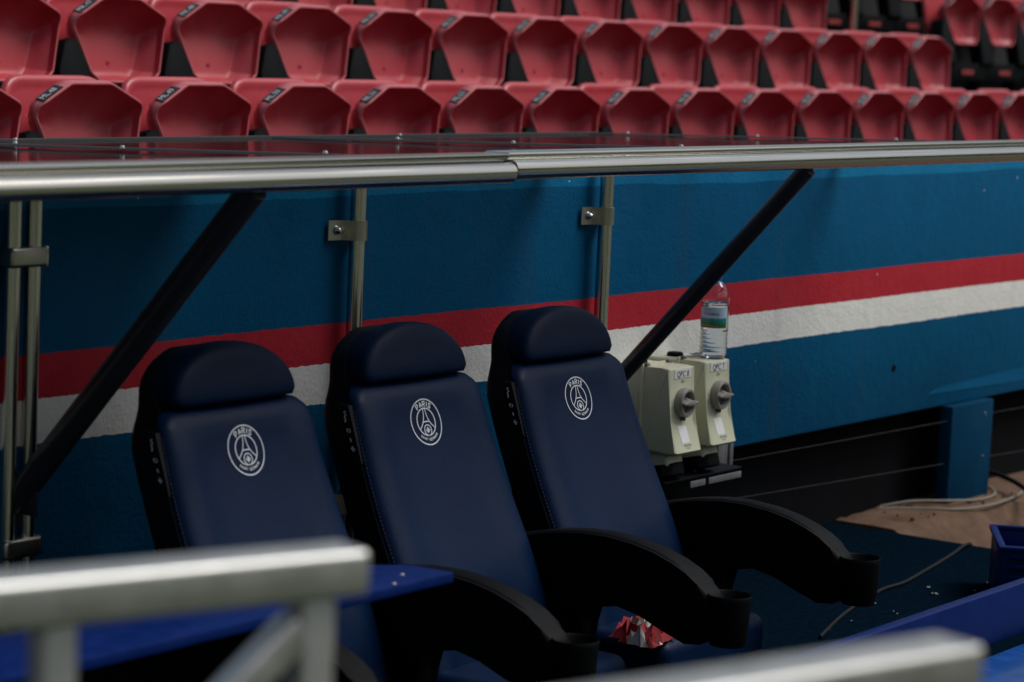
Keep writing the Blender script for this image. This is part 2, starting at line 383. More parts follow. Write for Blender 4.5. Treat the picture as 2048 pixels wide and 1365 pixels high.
# drilled hole and raised patch in the wall
h = MB(); h.lathe([(.011, -.0015), (.011, .003), (.008, .0035)], 14, (4.044, -.002, .716), 'Y'); h.build('hole', RECESS, wo)
gp = MB(); gp.prism(rounded([(4.28, .60, .02), (5.4, .585, .02), (5.5, .63, .02), (5.0, .635, .02), (4.40, .622, .01)]), lambda a, b, d: (a, d, b), .002, -.0014, .0012, 2)
gp.build('render_patch', WALL, wo)

# pillar
pl = MB(); pl.box(4.445, 4.775, -.035, .015, .195, .552, .006); po = pl.build('blue_pillar', PILL)
tag(po, 'blue painted pillar under the wall standing on the concrete ledge', 'pillar')

# taut wires with hooks
for k, (a, b, lab) in enumerate((((2.3, .0, .522), (7.5, -.045, .47), 'upper taut steel wire stretched across the dark recess'),
                                 ((2.3, .0, .418), (7.5, -.045, .255), 'lower taut steel wire stretched across the dark recess'))):
    m_ = MB(); P = [Vector(a).lerp(Vector(b), t / 10) for t in range(11)]
    m_.tube(P, .0012, 6); wi = m_.build('steel_wire', WIRE); tag(wi, lab, 'wire', 'wires under the wall')
    hk = MB(); t = (4.72 - 2.3) / 5.2; c = Vector(a).lerp(Vector(b), t)
    hk.tube([c + Vector((-.025, -.004, .004)), c + Vector((-.012, -.012, .010)), c + Vector((0, -.010, -.006)), c + Vector((.016, -.006, .004))], .0045, 8)
    hk.build('hook', BOLT, wi)

# ------------------------------------------------------------------ stand seats
PAN = rounded([(-.125, 0, .03), (-.17, .035, .03), (-.240, .228, .050), (-.088, .304, .08), (.088, .304, .08), (.240, .228, .050), (.17, .035, .03), (.125, 0, .03)], 5)
LEAN = R(13)
# local: origin on the terrace under the seat, pan bottom centre at (0, -.02, .405)
def panpt(a, b, d):
    return (a, -.03 + b * math.sin(LEAN) - d * math.cos(LEAN), .405 + b * math.cos(LEAN) + d * math.sin(LEAN))
def make_seat():
    root = thing('stadium_seat', (0, 0, 0), 'x', 'seat', 'tip-up seats in the stand')
    m_ = MB()
    def topness(b): q = max(0, min(1, (b - .17) / .09)); return q * q * (3 - 2 * q)
    def edge(k, b):            # (inset, depth) of outer profile point k: thin at the sides, thicker waterfall edge at the top
        lo = ((.095, -.090), (.070, -.074), (.042, -.046), (.018, -.014), (.004, -.004), (0, .001), (.002, .006), (.0050, .0115), (.0068, .0128), (.0095, .0122))[k]
        hi = ((.095, -.090), (.070, -.078), (.036, -.048), (.014, -.014), (.002, -.004), (0, .004), (.004, .022), (.0140, .042), (.0170, .0450), (.0205, .0445))[k]
        t = topness(b); return lo[0] + (hi[0] - lo[0]) * t, lo[1] + (hi[1] - lo[1]) * t
    rg = []
    for k in range(10):
        ring = []
        for idx, (a, b) in enumerate(PAN):
            ii, d = edge(k, b)
            if k < 3: c = Vector((.10 * a, .125 + .12 * (b - .125))); q = Vector((a, b)); q = q + (c - q).normalized() * ii
            else: q = Vector(inset(PAN, ii)[idx])
            ring.append(panpt(q.x, q.y, d))
        rg.append(ring)
    for t in (0, .006, .018, .04, .07, .11, .16, .22, .29, .37, .46, .56, .68, .82, .94):
        ring = []
        for idx, (a0_, b0_) in enumerate(PAN):
            ii, d0 = edge(9, b0_); a, b = inset(PAN, ii + .002)[idx]
            c = Vector((.10 * a, .125 + .12 * (b - .125))); p = Vector((a, b)); q = p.lerp(c, t); dist = (q - p).length
            up_ = topness(b)
            rv = .046 + .075 * up_; lowr = max(0, min(1, (.06 - b) / .06)); rv += .03 * lowr
            e = max(0, 1 - dist / rv); d = d0 - .001 - (d0 + .064) * math.sqrt(1 - e * e)
            ring.append(panpt(q.x, q.y, d))
        rg.append(ring)
    m_.rings(rg, True, True)
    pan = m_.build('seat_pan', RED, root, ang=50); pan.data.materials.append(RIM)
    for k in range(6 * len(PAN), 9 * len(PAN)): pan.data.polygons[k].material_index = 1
    # moulded gate mark
    k = MB(); c0 = panpt(0, .085, -.0642); k.lathe([(.009, 0), (.009, -.0015), (.006, -.002), (.005, -.0005)], 12, c0, 'Y'); k.build('moulding_mark', RED, pan)
    # backrest
    back = rounded([(-.20, 0, .03), (-.228, .12, .1), (-.222, .318, .10), (.222, .318, .10), (.228, .12, .1), (.20, 0, .03)], 6)
    def bp(a, b, d): return (a, .105 + b * math.sin(R(11)) - d * math.cos(R(11)) + .9 * a * a * -.35, .40 + b * math.cos(R(11)) + d * math.sin(R(11)))
    m_ = MB(); pr = [(.03, -.018), (.004, -.018), (0, -.012), (.002, .0), (.010, .007), (.022, .008), (.034, .003), (.05, .001)]
    m_.rings([[bp(a, b, d) for a, b in inset(back, i)] for i, d in pr], True, True); m_.build('backrest', RED, root, ang=50)
    # side bracket on the left, shared with the neighbour
    br = rounded([(-.085, -.12, .01), (-.070, .045, .02), (-.022, .150, .012), (.022, .150, .012), (.070, .045, .02), (.085, -.12, .01)], 3)
    m_ = MB(); m_.prism(br, lambda a, b, d: (-.25 + a, panpt(0, b, d)[1], panpt(0, b, d)[2]), -.06, .022, .014, 3)
    m_.box(-.275, -.225, -.02, .06, 0, .30, .01); m_.build('side_bracket', BLACKP, root)
    # number plate on the upper left chamfer
    a0, b0 = Vector((-.224, .2365)), Vector((-.112, .2925))
    def cp(s, t, lift):    # s along chamfer, t across (back to front), on the sloped outer wall
        q = a0.lerp(b0, s); nrm = Vector((-(b0 - a0).y, (b0 - a0).x)).normalized()
        i = .0018 + .0130 * t; d = .0110 + .0300 * t
        q = q - nrm * (i - .001 - lift); return panpt(q.x, q.y, d + lift * .6)
    m_ = MB(); N = 4
    vs = [cp(.12 + .76 * i / N, t, l) for l in (0.0, .0022) for i in range(N + 1) for t in (0, 1)]
    fs = []
    K = 2 * (N + 1)
    for i in range(N):
        q = 2 * i
        fs += [(K + q, K + q + 1, K + q + 3, K + q + 2), (q, q + 2, q + 3, q + 1), (q, K + q, K + q + 2, q + 2), (q + 1, q + 3, K + q + 3, K + q + 1)]
    fs += [(0, 1, K + 1, K), (2 * N, K + 2 * N, K + 2 * N + 1, 2 * N + 1)]
    m_.add(vs, fs); m_.build('number_plate', CHIP, root, smooth=False)
    return root, cp
seat0, chip_pt = make_seat()
def number_on(root, txt):
    plate = [c for c in root.children if c.name.startswith('number_plate')][0]
    def mp(x, y, z): return chip_pt(.5 + x, .5 - y, .0027)
    L = .76 * .110
    text_mesh(txt, .26, lambda x, y, z: chip_pt(.46 + x * .9, .5 - y * 3.2, .0028), 'number', CHIPT, plate)
ORD = 'first second third fourth fifth sixth seventh eighth ninth tenth eleventh twelfth thirteenth fourteenth fifteenth sixteenth'.split()
def place(first, x, k, lab, num=None, tagrow=False):
    o = seat0 if first else copy_tree(seat0)
    o.location = (x, Y1 + k * RY - .028, Z1 + k * RZ - .670)
    o.rotation_euler = (0, 0, R(rs.uniform(-.5, .5)))
    o['label'] = lab
    if num: number_on(o, num)
    if tagrow:
        m_ = MB(); m_.box(-.075, .075, -.062, -.058, .235, .262, .001, 1); m_.build('row_tag', TAG, o)
        m_ = MB(); m_.box(-.25, .25, -.056, -.02, .20, .30, .004); m_.build('support_beam', BLACKP, o)
    return o
rs = random.Random(11); CH = .190
first = True
row1_x0 = 1.605 + CH; row2_x0 = 2.427 + CH; row3_x0 = 8.693 - .25 + .03
for i in range(-1, 15):
    nm = ORD[i + 1]
    place(first, row1_x0 + .5 * i, 0, f'red tip-up seat, {nm} from the left in the front row above the roof', f'ML.{48 + i}' if i >= 0 else None); first = False
for i in range(-1, 13):
    lab = f'red tip-up stadium seat, {ORD[i + 1]} from the left in the second row of the stand'
    if i == 12: lab = 'last red tip-up seat at the right end of the second row beside dark gap'
    place(False, row2_x0 + .5 * i, 1, lab, f'MK.{47 + i}')
n3 = 0
for i in range(-11, 1):
    n3 += 1; lab = f'red tip-up seat, {ORD[n3 - 1]} from the left in the third row at the top'
    if i == 0: lab = 'last red seat of the third row before the dark gap with the pole'
    place(False, row3_x0 + .5 * i, 2, lab)
for q in range(5):
    place(False, 10.33 + .5 * q, 2, f'shaded red seat beyond the gap in the third row, {ORD[q]} right of the gap', None, True)
for q in range(7):
    place(False, 9.42 + .5 * q, 3, f'red seat in the highest row above the dark gap, {ORD[q]} from the pole', None, True)
# railing pole in the gap
pm = MB(); pm.tube([(8.42, 2.58, 1.0), (8.42, 2.58, 3.4)], .018, 14); pm.lathe([(.05, 1.1), (.05, 1.12), (.02, 1.125)], 16, (8.42, 2.58, 0)); tag(pm.build('railing_pole', STEEL), 'thin steel pole standing in the dark gap between the red seats', 'pole')

# ------------------------------------------------------------------ dugout roof
RF = thing('dugout_roof', (0, 0, 0), 'low smoked acrylic dugout roof with a polished steel edge tube', 'roof')
def roofz(y): return 1.508 + (1.444 - 1.508) * (y + .62) / 1.59
edges_x = [-3.2, -1.0, .56, 1.96, 3.6]
for i in range(4):
    a, b = edges_x[i] + .003, edges_x[i + 1] - .003
    m_ = MB(); n = 8
    rows = []
    for q in range(n + 1):
        y = -.625 + 1.59 * q / n; z = roofz(y) - .004 * math.sin(math.pi * q / n)
        rows.append([(a, y, z), (b, y, z), (b, y, z - .008), (a, y, z - .008)])
    m_.rings(rows); m_.build('roof_panel', ACR[i], RF, ang=20)
for x in edges_x[1:]:
    m_ = MB(); rows = []
    for q in range(9):
        y = -.60 + 1.57 * q / 8; z = roofz(y)
        rows.append([(x - .028, y, z + .0005), (x - .020, y, z + .006), (x + .020, y, z + .006), (x + .028, y, z + .0005)])
    m_.rings(rows); m_.build('joint_strip', RUBBER, RF)
m_ = MB(); m_.box(-3.2, 3.62, .955, .975, 1.428, 1.452, .003); m_.build('rear_edge_strip', RUBBER, RF)
for k, (x, y) in enumerate([(.59, -.35), (.53, .2), (.6, .62), (1.98, -.4), (1.93, .1), (2.0, .55), (.1, -.52), (.75, -.55), (1.4, -.5), (2.6, -.53), (3.2, -.52), (3.57, .3), (3.57, -.2), (3.57, .8), (-.4, -.5), (2.5, .93), (.9, .93)]):
    m_ = MB(); z = roofz(y) + (.006 if min(abs(x - e) for e in edges_x) < .06 else .0) + (.005 if y > .88 else 0)
    m_.lathe([(.0065, z - .002), (.0065, z + .002), (.005, z + .005), (.002, z + .006)], 10, (x, y, 0)); m_.build('bolt', CLAMP, RF)
# steel edge tube in two sections, with the flat trim behind it
for a, b, dz, dy in ((-3.3, .826, 0, 0), (.834, 5.2, .006, .004)):
    m_ = MB(); n = 40
    ring = lambda x: [(x, -.678 + dy + .0225 * math.cos(t), 1.4785 + dz + .0225 * math.sin(t)) for t in [2 * math.pi * k / n for k in range(n)]]
    m_.rings([ring(a), ring(a + .002), ring(b - .002), ring(b)]); t = m_.build('edge_tube', STEELX, RF)
    m_ = MB(); m_.box(a, b, -.674 + dy, -.606 + dy, 1.5035 + dz, 1.5195 + dz * .5, .004); m_.box(a + .001, b - .001, -.664 + dy, -.61 + dy, 1.470 + dz, 1.5030 + dz, .002); m_.build('edge_trim', STEELX, RF)
m_ = MB(); m_.lathe([(.018, .822), (.018, .838)], 24, (0, -.678, 1.481), 'X'); m_.build('tube_coupling', RUBBER, RF)
# braces
def brace(x, lab, rad):
    a, b = Vector((x, -.022, .752)), Vector((x, -.660, 1.462))
    t = thing('roof_brace', (x, -.022, .752), lab, 'brace', 'black braces carrying the dugout roof')
    m_ = MB(); m_.tube([Vector((0, 0, 0)), b - a], rad, 28); m_.build('tube', BRACE, t)
    m_ = MB(); m_.box(-.028, .028, -.012, .020, -.05, .05, .005); m_.box(-.004, .004, -.07, 0, -.02, .05, .002); m_.build('foot_bracket', BRACE, t)
brace(0.0, 'black diagonal brace at the left rising from the double steel pipes', .029)
brace(2.19, 'black diagonal brace passing in front of the water bottle', .0235)

# posts
def post(x, lab, rad=.0195):
    t = thing('pipe_post', (x, -.036, PLAT), lab, 'post', 'steel pipe posts on the painted wall')
    m_ = MB(); m_.tube([(0, 0, 0), (0, 0, 1.25)], rad, 24); m_.build('pipe', STEEL, t)
    for z in (1.29 - PLAT, .62 - PLAT):
        m_ = MB(); R1 = rad + .0045
        prof = [(-.075, .030), (-.075, .026), (-R1 - .004, .026)]
        outer = [(-R1 - .012, .020)] + [(R1 * math.cos(a), -R1 * math.sin(a)) for a in [math.pi - .25 - (math.pi - .25) * k / 12 for k in range(13)]] + [(R1, .030)]
        inner = [(R1 - .003, .030)] + [((R1 - .003) * math.cos(a), -(R1 - .003) * math.sin(a)) for a in [(math.pi - .25) * k / 12 for k in range(13)]] + [(-R1 - .010, .024), (-.075, .030)]
        poly = [(-.078, .026)] + [(-R1 - .012, .020)] + outer[1:] + inner[:-1] + [(-.078, .030)]
        m_.prism(poly, lambda a, b, d: (a, b, d), z - .024, z + .024)
        c = m_.build('clamp', CLAMP, t, ang=30)
        m_ = MB(); m_.lathe([(.012, .030), (.012, .024), (.009, .014), (.004, .009)], 14, (-.052, 0, z), 'Y'); m_.build('clamp_bolt', BOLT, c)
    return t
post(1.105, 'single steel pipe post with clamp between the first and second bench seats')
post(2.192, 'single steel pipe post with clamp left of the black brace and bottle')
t = thing('double_pipe_post', (0, -.036, PLAT), 'pair of slim steel pipes banded together at the left edge', 'post')
for x in (-.033, .026):
    m_ = MB(); m_.tube([(x, 0, 0), (x, 0, 1.25)], .0175, 20); m_.build('pipe', STEEL, t)
for z in (1.275 - PLAT, .66 - PLAT):
    m_ = MB(); m_.box(-.056, .049, -.024, .023, z - .021, z + .021, .008, 3); c = m_.build('clamp_band', CLAMP, t)
    m_ = MB(); m_.lathe([(.007, .049), (.007, .060), (.004, .064)], 10, (0, -.004, z), 'X'); m_.box(.0495, .0535, -.018, .02, z - .02, z + .022, .001); m_.build('clamp_bolt', BOLT, c)

# ------------------------------------------------------------------ dugout seats
BY, BZ = -.75, PLAT
def W(x, y, z): return (x, y - BY, z - BZ)       # world depth/height -> seat local
FRONT = [(.30, -.69), (.40, -.655), (.50, -.618), (.60, -.572), (.70, -.522), (.82, -.468), (.90, -.437), (.96, -.420), (1.02, -.408)]
HW = [(.30, .235), (.45, .247), (.60, .252), (.75, .247), (.88, .240), (.96, .236), (1.02, .232)]
TOPZ = .985
def front_y(x, z):
    hw = interp(HW, z); e = abs(x) / hw
    y = interp(FRONT, z)
    bol = .010 * math.exp(-((e - .78) / .16) ** 2) * (1 if z < .9 else max(0, 1 - (z - .9) / .06))   # soft side bolsters
    return y - bol + .006 * e * e
def backrest_rings():
    out = []; zs = [.31, .36, .42, .48, .54, .60, .66, .72, .78, .83, .87, .90, .925]
    rt = .045                                         # roll of the top edge
    for k in range(8): zs.append(TOPZ - rt + rt * math.sin(math.pi / 2 * (k + 1) / 8))
    for z in zs:
        hw = interp(HW, z); t = max(0, (z - (TOPZ - rt)) / rt); sh = 1 - math.sqrt(max(0, 1 - t * t))   # 0..1
        hw -= .05 * sh; dep = .030 * sh; rr = .022; th = .030
        y0 = interp(FRONT, z); ring = []
        N = 26
        for j in range(N + 1):
            x = -hw + 2 * hw * j / N
            # cluster columns near the edges
            s = -1 + 2 * j / N; x = hw * math.sin(s * math.pi / 2) if abs(s) > .0 else 0
            ed = max(0, abs(x) - (hw - rr)) / rr
            ry = rr * (1 - math.sqrt(max(0, 1 - ed * ed)))
            yy = front_y(x * min(1, interp(HW, z) / max(hw, 1e-3)), z) + dep + ry
            ring.append(W(x, yy, z))
        ring += [W(hw, y0 + th, z), W(hw * .6, y0 + th + .01, z), W(-hw * .6, y0 + th + .01, z), W(-hw, y0 + th, z)]
        out.append(ring)
    return out
def headrest_rings():
    out = []; hw0 = .192; zb = .990; ht = .124
    ncol = 22
    # rings stacked front to back: half-disc outline, rounded front edge
    outline = [(-hw0 + .012, 0), (-hw0, .012)] + [(hw0 * math.cos(a), .012 + (ht - .012) * math.sin(a) ** .93) for a in [math.pi - math.pi * k / ncol for k in range(1, ncol)]] + [(hw0, .012), (hw0 - .012, 0)]
    base = [(x, z) for x, z in outline]
    n = 4; bottom = [((hw0 - .012) - 2 * (hw0 - .012) * k / (n + 1), 0) for k in range(1, n + 1)]
    base = base + bottom
    for ins, d in ((.05, -.001), (.03, 0.0), (.017, .002), (.0085, .0055), (.003, .011), (.0005, .018), (0, .028), (.003, .055), (.009, .078), (.018, .092), (.03, .098)):
        ring = []
        for x, z in base:
            x *= (hw0 - ins) / hw0; z = .055 + (z - .055) * (1 - ins / (ht * .5) * .8)
            zz = zb + z; yy = -.422 + .26 * z + d + .25 * x * x
            ring.append(W(x, yy, zz))
        out.append(ring)
    return out
def ribbons(mb, pts, wd, mp, closed=False):
    n = len(pts); L = []; Rr = []
    P = [Vector(p) for p in pts]
    for i in range(n):
        a = P[i - 1] if (closed or i) else P[0]; b = P[(i + 1) % n] if (closed or i < n - 1) else P[-1]
        t = (b - a).normalized(); nn = Vector((-t.y, t.x)) * wd / 2
        L.append(mp(*(P[i] + nn))); Rr.append(mp(*(P[i] - nn)))
    vs = L + Rr; fs = [(i, (i + 1) % n, n + (i + 1) % n, n + i) for i in range(n if closed else n - 1)]
    mb.add(vs, fs)
def arc(cx, cy, rr, a0, a1, n): return [(cx + rr * math.cos(R(a0 + (a1 - a0) * k / n)), cy + rr * math.sin(R(a0 + (a1 - a0) * k / n))) for k in range(n + 1)]
def bulge(x0, y0, x1, y1, rx, n=6): return [(x0 + rx * math.sin(math.pi * k / n), y0 + (y1 - y0) * (1 - math.cos(math.pi * k / n)) / 2) for k in range(n + 1)]
GL = {'P': [[(0, 0), (0, 1), (.3, 1)] + bulge(.3, 1, .3, .45, .3)[1:] + [(0, .45)]], 'A': [[(0, 0), (.33, 1), (.66, 0)], [(.12, .33), (.54, .33)]],
      'R': [[(0, 0), (0, 1), (.3, 1)] + bulge(.3, 1, .3, .48, .28)[1:] + [(0, .48)], [(.28, .48), (.6, 0)]], 'I': [[(.1, 0), (.1, 1)]],
      'S': [[(.58, .82), (.46, .96), (.28, 1), (.1, .93), (.03, .76), (.12, .58), (.32, .5), (.5, .42), (.6, .25), (.52, .07), (.3, 0), (.12, .04), (0, .18)]],
      'N': [[(0, 0), (0, 1), (.6, 0), (.6, 1)]], 'T': [[(0, 1), (.62, 1)], [(.31, 1), (.31, 0)]], '-': [[(.1, .5), (.35, .5)]],
      'G': [[(.62, .82), (.48, .97), (.3, 1), (.1, .85), (.02, .5), (.1, .15), (.3, 0), (.5, .04), (.62, .2), (.62, .48), (.36, .48)]],
      'E': [[(.55, 1), (0, 1), (0, 0), (.55, 0)], [(0, .52), (.45, .52)]], 'M': [[(0, 0), (.05, 1), (.38, .2), (.71, 1), (.76, 0)]]}
GW = {'I': .2, '-': .45, 'M': .76}
def arc_text(mb, s, r0, hgt, mid, top, wd, gap, sx, mp):
    ws = [GW.get(c, .62) * hgt * sx + gap for c in s]; tot = sum(ws) - gap; pos = -tot / 2
    for c, wv in zip(s, ws):
        for stroke in GL[c]:
            pts = []
            # resample
            for i in range(len(stroke) - 1):
                for q in range(3):
                    t = q / 3; pts.append((stroke[i][0] * (1 - t) + stroke[i + 1][0] * t, stroke[i][1] * (1 - t) + stroke[i + 1][1] * t))
            pts.append(stroke[-1]); out = []
            for px, py in pts:
                xx = pos + px * hgt * sx
                if top: rr = r0 + py * hgt; a = R(90) - xx / (r0 + hgt * .3)
                else: rr = r0 + (1 - py) * hgt; a = R(-90) + xx / (r0 + hgt * .6)
                out.append((rr * math.cos(a), rr * math.sin(a)))
            ribbons(mb, out, wd, mp)
        pos += wv
def emblem(parent):
    RB = .0555; zc = .893
    cr = math.cos(R(22))
    def mp(a, b, lift=.0016):
        x = a * RB - .012; z = zc + b * RB * .925
        y = front_y(x, z); return W(x, y - lift, z + .0004)
    e = MB()
    ribbons(e, arc(0, 0, .975, 0, 360, 96)[:-1], .05, mp, True)
    e_ = e.build('emblem', THREAD, parent, smooth=False, fix=False)
    e = MB(); ribbons(e, arc(0, .0, .585, 0, 360, 72)[:-1], .048, mp, True); e.build('inner_ring', THREAD, e_, smooth=False, fix=False)
    e = MB()
    for s in (-1, 1):
        cv = [(.062, .575), (.075, .42), (.105, .25), (.155, .10), (.215, -.01), (.31, -.13), (.49, -.30)]
        ribbons(e, [(s * x, y) for x, y in cv], .042, mp)
    ribbons(e, [(-.21, .0), (0, .012), (.21, .0)], .045, mp); e.build('tower', THREAD, e_, smooth=False, fix=False)
    e = MB(); ribbons(e, arc(0, -.36, .225, 0, 360, 40)[:-1], .042, mp, True); e.build('small_ring', THREAD, e_, smooth=False, fix=False)
    e = MB()
    ribbons(e, [(0, -.23), (0, -.48)], .05, mp); ribbons(e, [(-.055, -.30), (0, -.24), (.055, -.30), (0, -.38)], .03, mp)
    for s in (-1, 1): ribbons(e, [(s * .02, -.42), (s * .07, -.34), (s * .11, -.32), (s * .125, -.37), (s * .10, -.40)], .032, mp)
    ribbons(e, [(-.08, -.425), (.08, -.425)], .03, mp); e.build('lily', THREAD, e_, smooth=False, fix=False)
    e = MB(); arc_text(e, 'PARIS', .66, .22, 0, True, .045, .085, 1.0, mp); e.build('upper_lettering', THREAD, e_, smooth=False, fix=False)
    e = MB(); arc_text(e, 'SAINT-GERMAIN', .70, .105, 0, False, .022, .040, .9, mp); e.build('lower_lettering', THREAD, e_, smooth=False, fix=False)
def make_bench_seat():
    t = thing('bench_seat', (0, BY, BZ), 'x', 'seat', 'padded dugout seats')
    m_ = MB(); m_.rings(backrest_rings()); br = m_.build('backrest', NAVY, t, ang=60)
    # side seams
    for s in (-1, 1):
        m_ = MB(); P = [W(s * (interp(HW, z) + .0005), interp(FRONT, z) + .022 + .006, z) for z in [.40 + .02 * k for k in range(27)]]
        m_.tube(P, .0022, 6); m_.build('seam', SHELL, br)
    for s in (-1, 1):
        m_ = MB(); z = .42
        while z < .93:
            P = [W(s * (interp(HW, q) - .0015), interp(FRONT, q) + .0155, q) for q in (z, z + .0045)]
            m_.tube(P, .0009, 4); z += .0085
        m_.build('stitching', THREADN, br)
    m_ = MB(); m_.rings(headrest_rings()); m_.build('headrest', NAVYH, t, ang=60)
    # dark back shell
    sh = MB(); rows = []
    for z in [.22, .30, .40, .5, .6, .7, .8, .86, .90, .925, .945, .96, .972, .985, 1.0, 1.02, 1.04, 1.06, 1.075, 1.088, 1.095]:
        zz = min(z, 1.0); hw = interp(HW, zz) - .002
        if z > .90: q_ = min(1, (z - .90) / .10); hw = .237 - .041 * q_ * q_ * (3 - 2 * q_)
        if z > 1.0: hw = .196 * math.sqrt(max(.02, 1 - ((min(z, 1.10) - 1.0) / .104) ** 2)) 
        y0 = interp(FRONT, zz) + .027; q_ = max(0, min(1, (z - .90) / .12)); y0 = y0 * (1 - q_) + (-.352 + .2 * (z - .96)) * q_
        th = .100 - .045 * q_
        y1 = min(y0 + th, -.10)
        rr = .02
        half = [(hw, y0), (hw, y1 - .035), (hw * .985, y1 - .018), (hw * .95, y1 - .006), (hw * .88, y1), (hw * .45, y1 + .008)]
        rows.append([W(-a_, b_, z) for a_, b_ in half] + [W(a_, b_, z) for a_, b_ in half[::-1]])
    sh.rings(rows); sh.build('back_shell', SHELL, t, ang=50)
    emblem(br)
    # control strip on the left side
    cs = MB(); X = -.2475
    def cpt(a, b, d): # a along height 0..1, b depth
        z = .822 + .125 * a; return W(X - d, interp(FRONT, z) + .034 + b, z)
    poly = rounded([(0, -.013, .006), (1, -.016, .006), (1, .014, .006), (0, .013, .006)], 3)
    rows = [[cpt(a, b, d) for a, b in rounded([(0, -.013, .004), (1, -.013, .004), (1, .013, .004), (0, .013, .004)], 3)] for d in (-.012, .000, .0015)]
    cs.rings(rows); c = cs.build('control_strip', SHELL, t)
    ic = MB()
    mpi = lambda b, a: cpt(a, b, .0023)
    ribbons(ic, [(-.003, .90), (.003, .87), (-.002, .83), (.003, .80), (.002, .74), (.004, .70)], .0035, lambda x, y: mpi(x, y))
    ic.build('icon', WHITE, c, smooth=False, fix=False)
    ic = MB(); ribbons(ic, [(.0045 * math.cos(R(k * 30)), .56 + .036 * math.sin(R(k * 30))) for k in range(12)], .003, mpi, True); ic.build('icon', WHITE, c, smooth=False, fix=False)
    ic = MB(); ic.add([mpi(x, y) for x, y in ((-.0018, .37), (.0018, .37), (.0018, .43), (-.0018, .43))], [(0, 1, 2, 3)]); ic.build('icon', WHITE, c, smooth=False, fix=False)
    ic = MB(); ic.add([mpi(x, y) for x, y in ((-.0018, .20), (.0018, .20), (.0018, .29), (-.0018, .29))], [(0, 1, 2, 3)])
    ic.add([mpi(x, y) for x, y in ((-.0055, .232), (.0055, .232), (.0055, .258), (-.0055, .258))], [(0, 1, 2, 3)]); ic.build('icon', WHITE, c, smooth=False, fix=False)
    # cushion and base
    m_ = MB(); m_.box(-.24, .24, -.87 - BY, -.58 - BY, .26 - BZ, .385 - BZ, .035, 5); m_.build('seat_cushion', NAVY, t)
    m_ = MB(); m_.box(-.22, .22, -1.0 - BY, -.40 - BY, .06, .098, .01); m_.box(-.16, .16, -.92 - BY, -.48 - BY, 0, .062, .01); m_.build('seat_base', SHELL, t)
    return t
def make_arm(t, x):
    poly = [(-.47, .21), (-.47, .58), (-.50, .600), (-.56, .614), (-.62, .627), (-.69, .636), (-.76, .638), (-.83, .632), (-.89, .620), (-.94, .604), (-.98, .586), (-1.01, .566), (-1.035, .548), (-1.05, .53),
            (-1.05, .45), (-1.02, .425), (-.98, .42), (-.92, .445), (-.86, .468), (-.80, .480), (-.74, .482), (-.705, .468), (-.692, .42), (-.69, .21)]
    m_ = MB(); m_.prism(poly, lambda a, b, d: W(x + d, a, b), -.036, .036, .013, 4); a = m_.build('armrest', BLACKARM, t, ang=40)
    m_ = MB(); top = [p for p in poly[2:11]]
    rows = []
    for k, (y, z) in enumerate(top):
        wv = .030 - (.006 if k in (0, len(top) - 1) else 0)
        if k == len(top) - 1: z -= .0045
        rows.append([W(x - wv, y, z - .004), W(x - wv + .003, y, z + .0015), W(x - wv + .010, y, z + .004), W(x + wv - .010, y, z + .004), W(x + wv - .003, y, z + .0015), W(x + wv, y, z - .004)])
    m_.rings(rows); m_.build('arm_pad', BLACKARM, a, ang=50)
    m_ = MB(); m_.lathe([(.030, .43), (.040, .432), (.045, .45), (.049, .535), (.0505, .545), (.049, .548), (.046, .545), (.043, .46), (.02, .452)], 28, W(x, -1.078, 0)); m_.build('cup_holder', BLACKARM, a, ang=50)
    return a
bs = make_bench_seat()
make_arm(bs, .306)
labs = ['leftmost navy padded bench seat beside the double steel pipes', 'middle navy padded bench seat of the three with the round crest', 'rightmost navy padded bench seat next to the beige switch boxes']
b2 = copy_tree(bs); b3 = copy_tree(bs)
for o, x, l in zip((bs, b2, b3), (.268, .888, 1.508), labs): o.location.x = x; o['label'] = l
make_arm(bs, -.314)

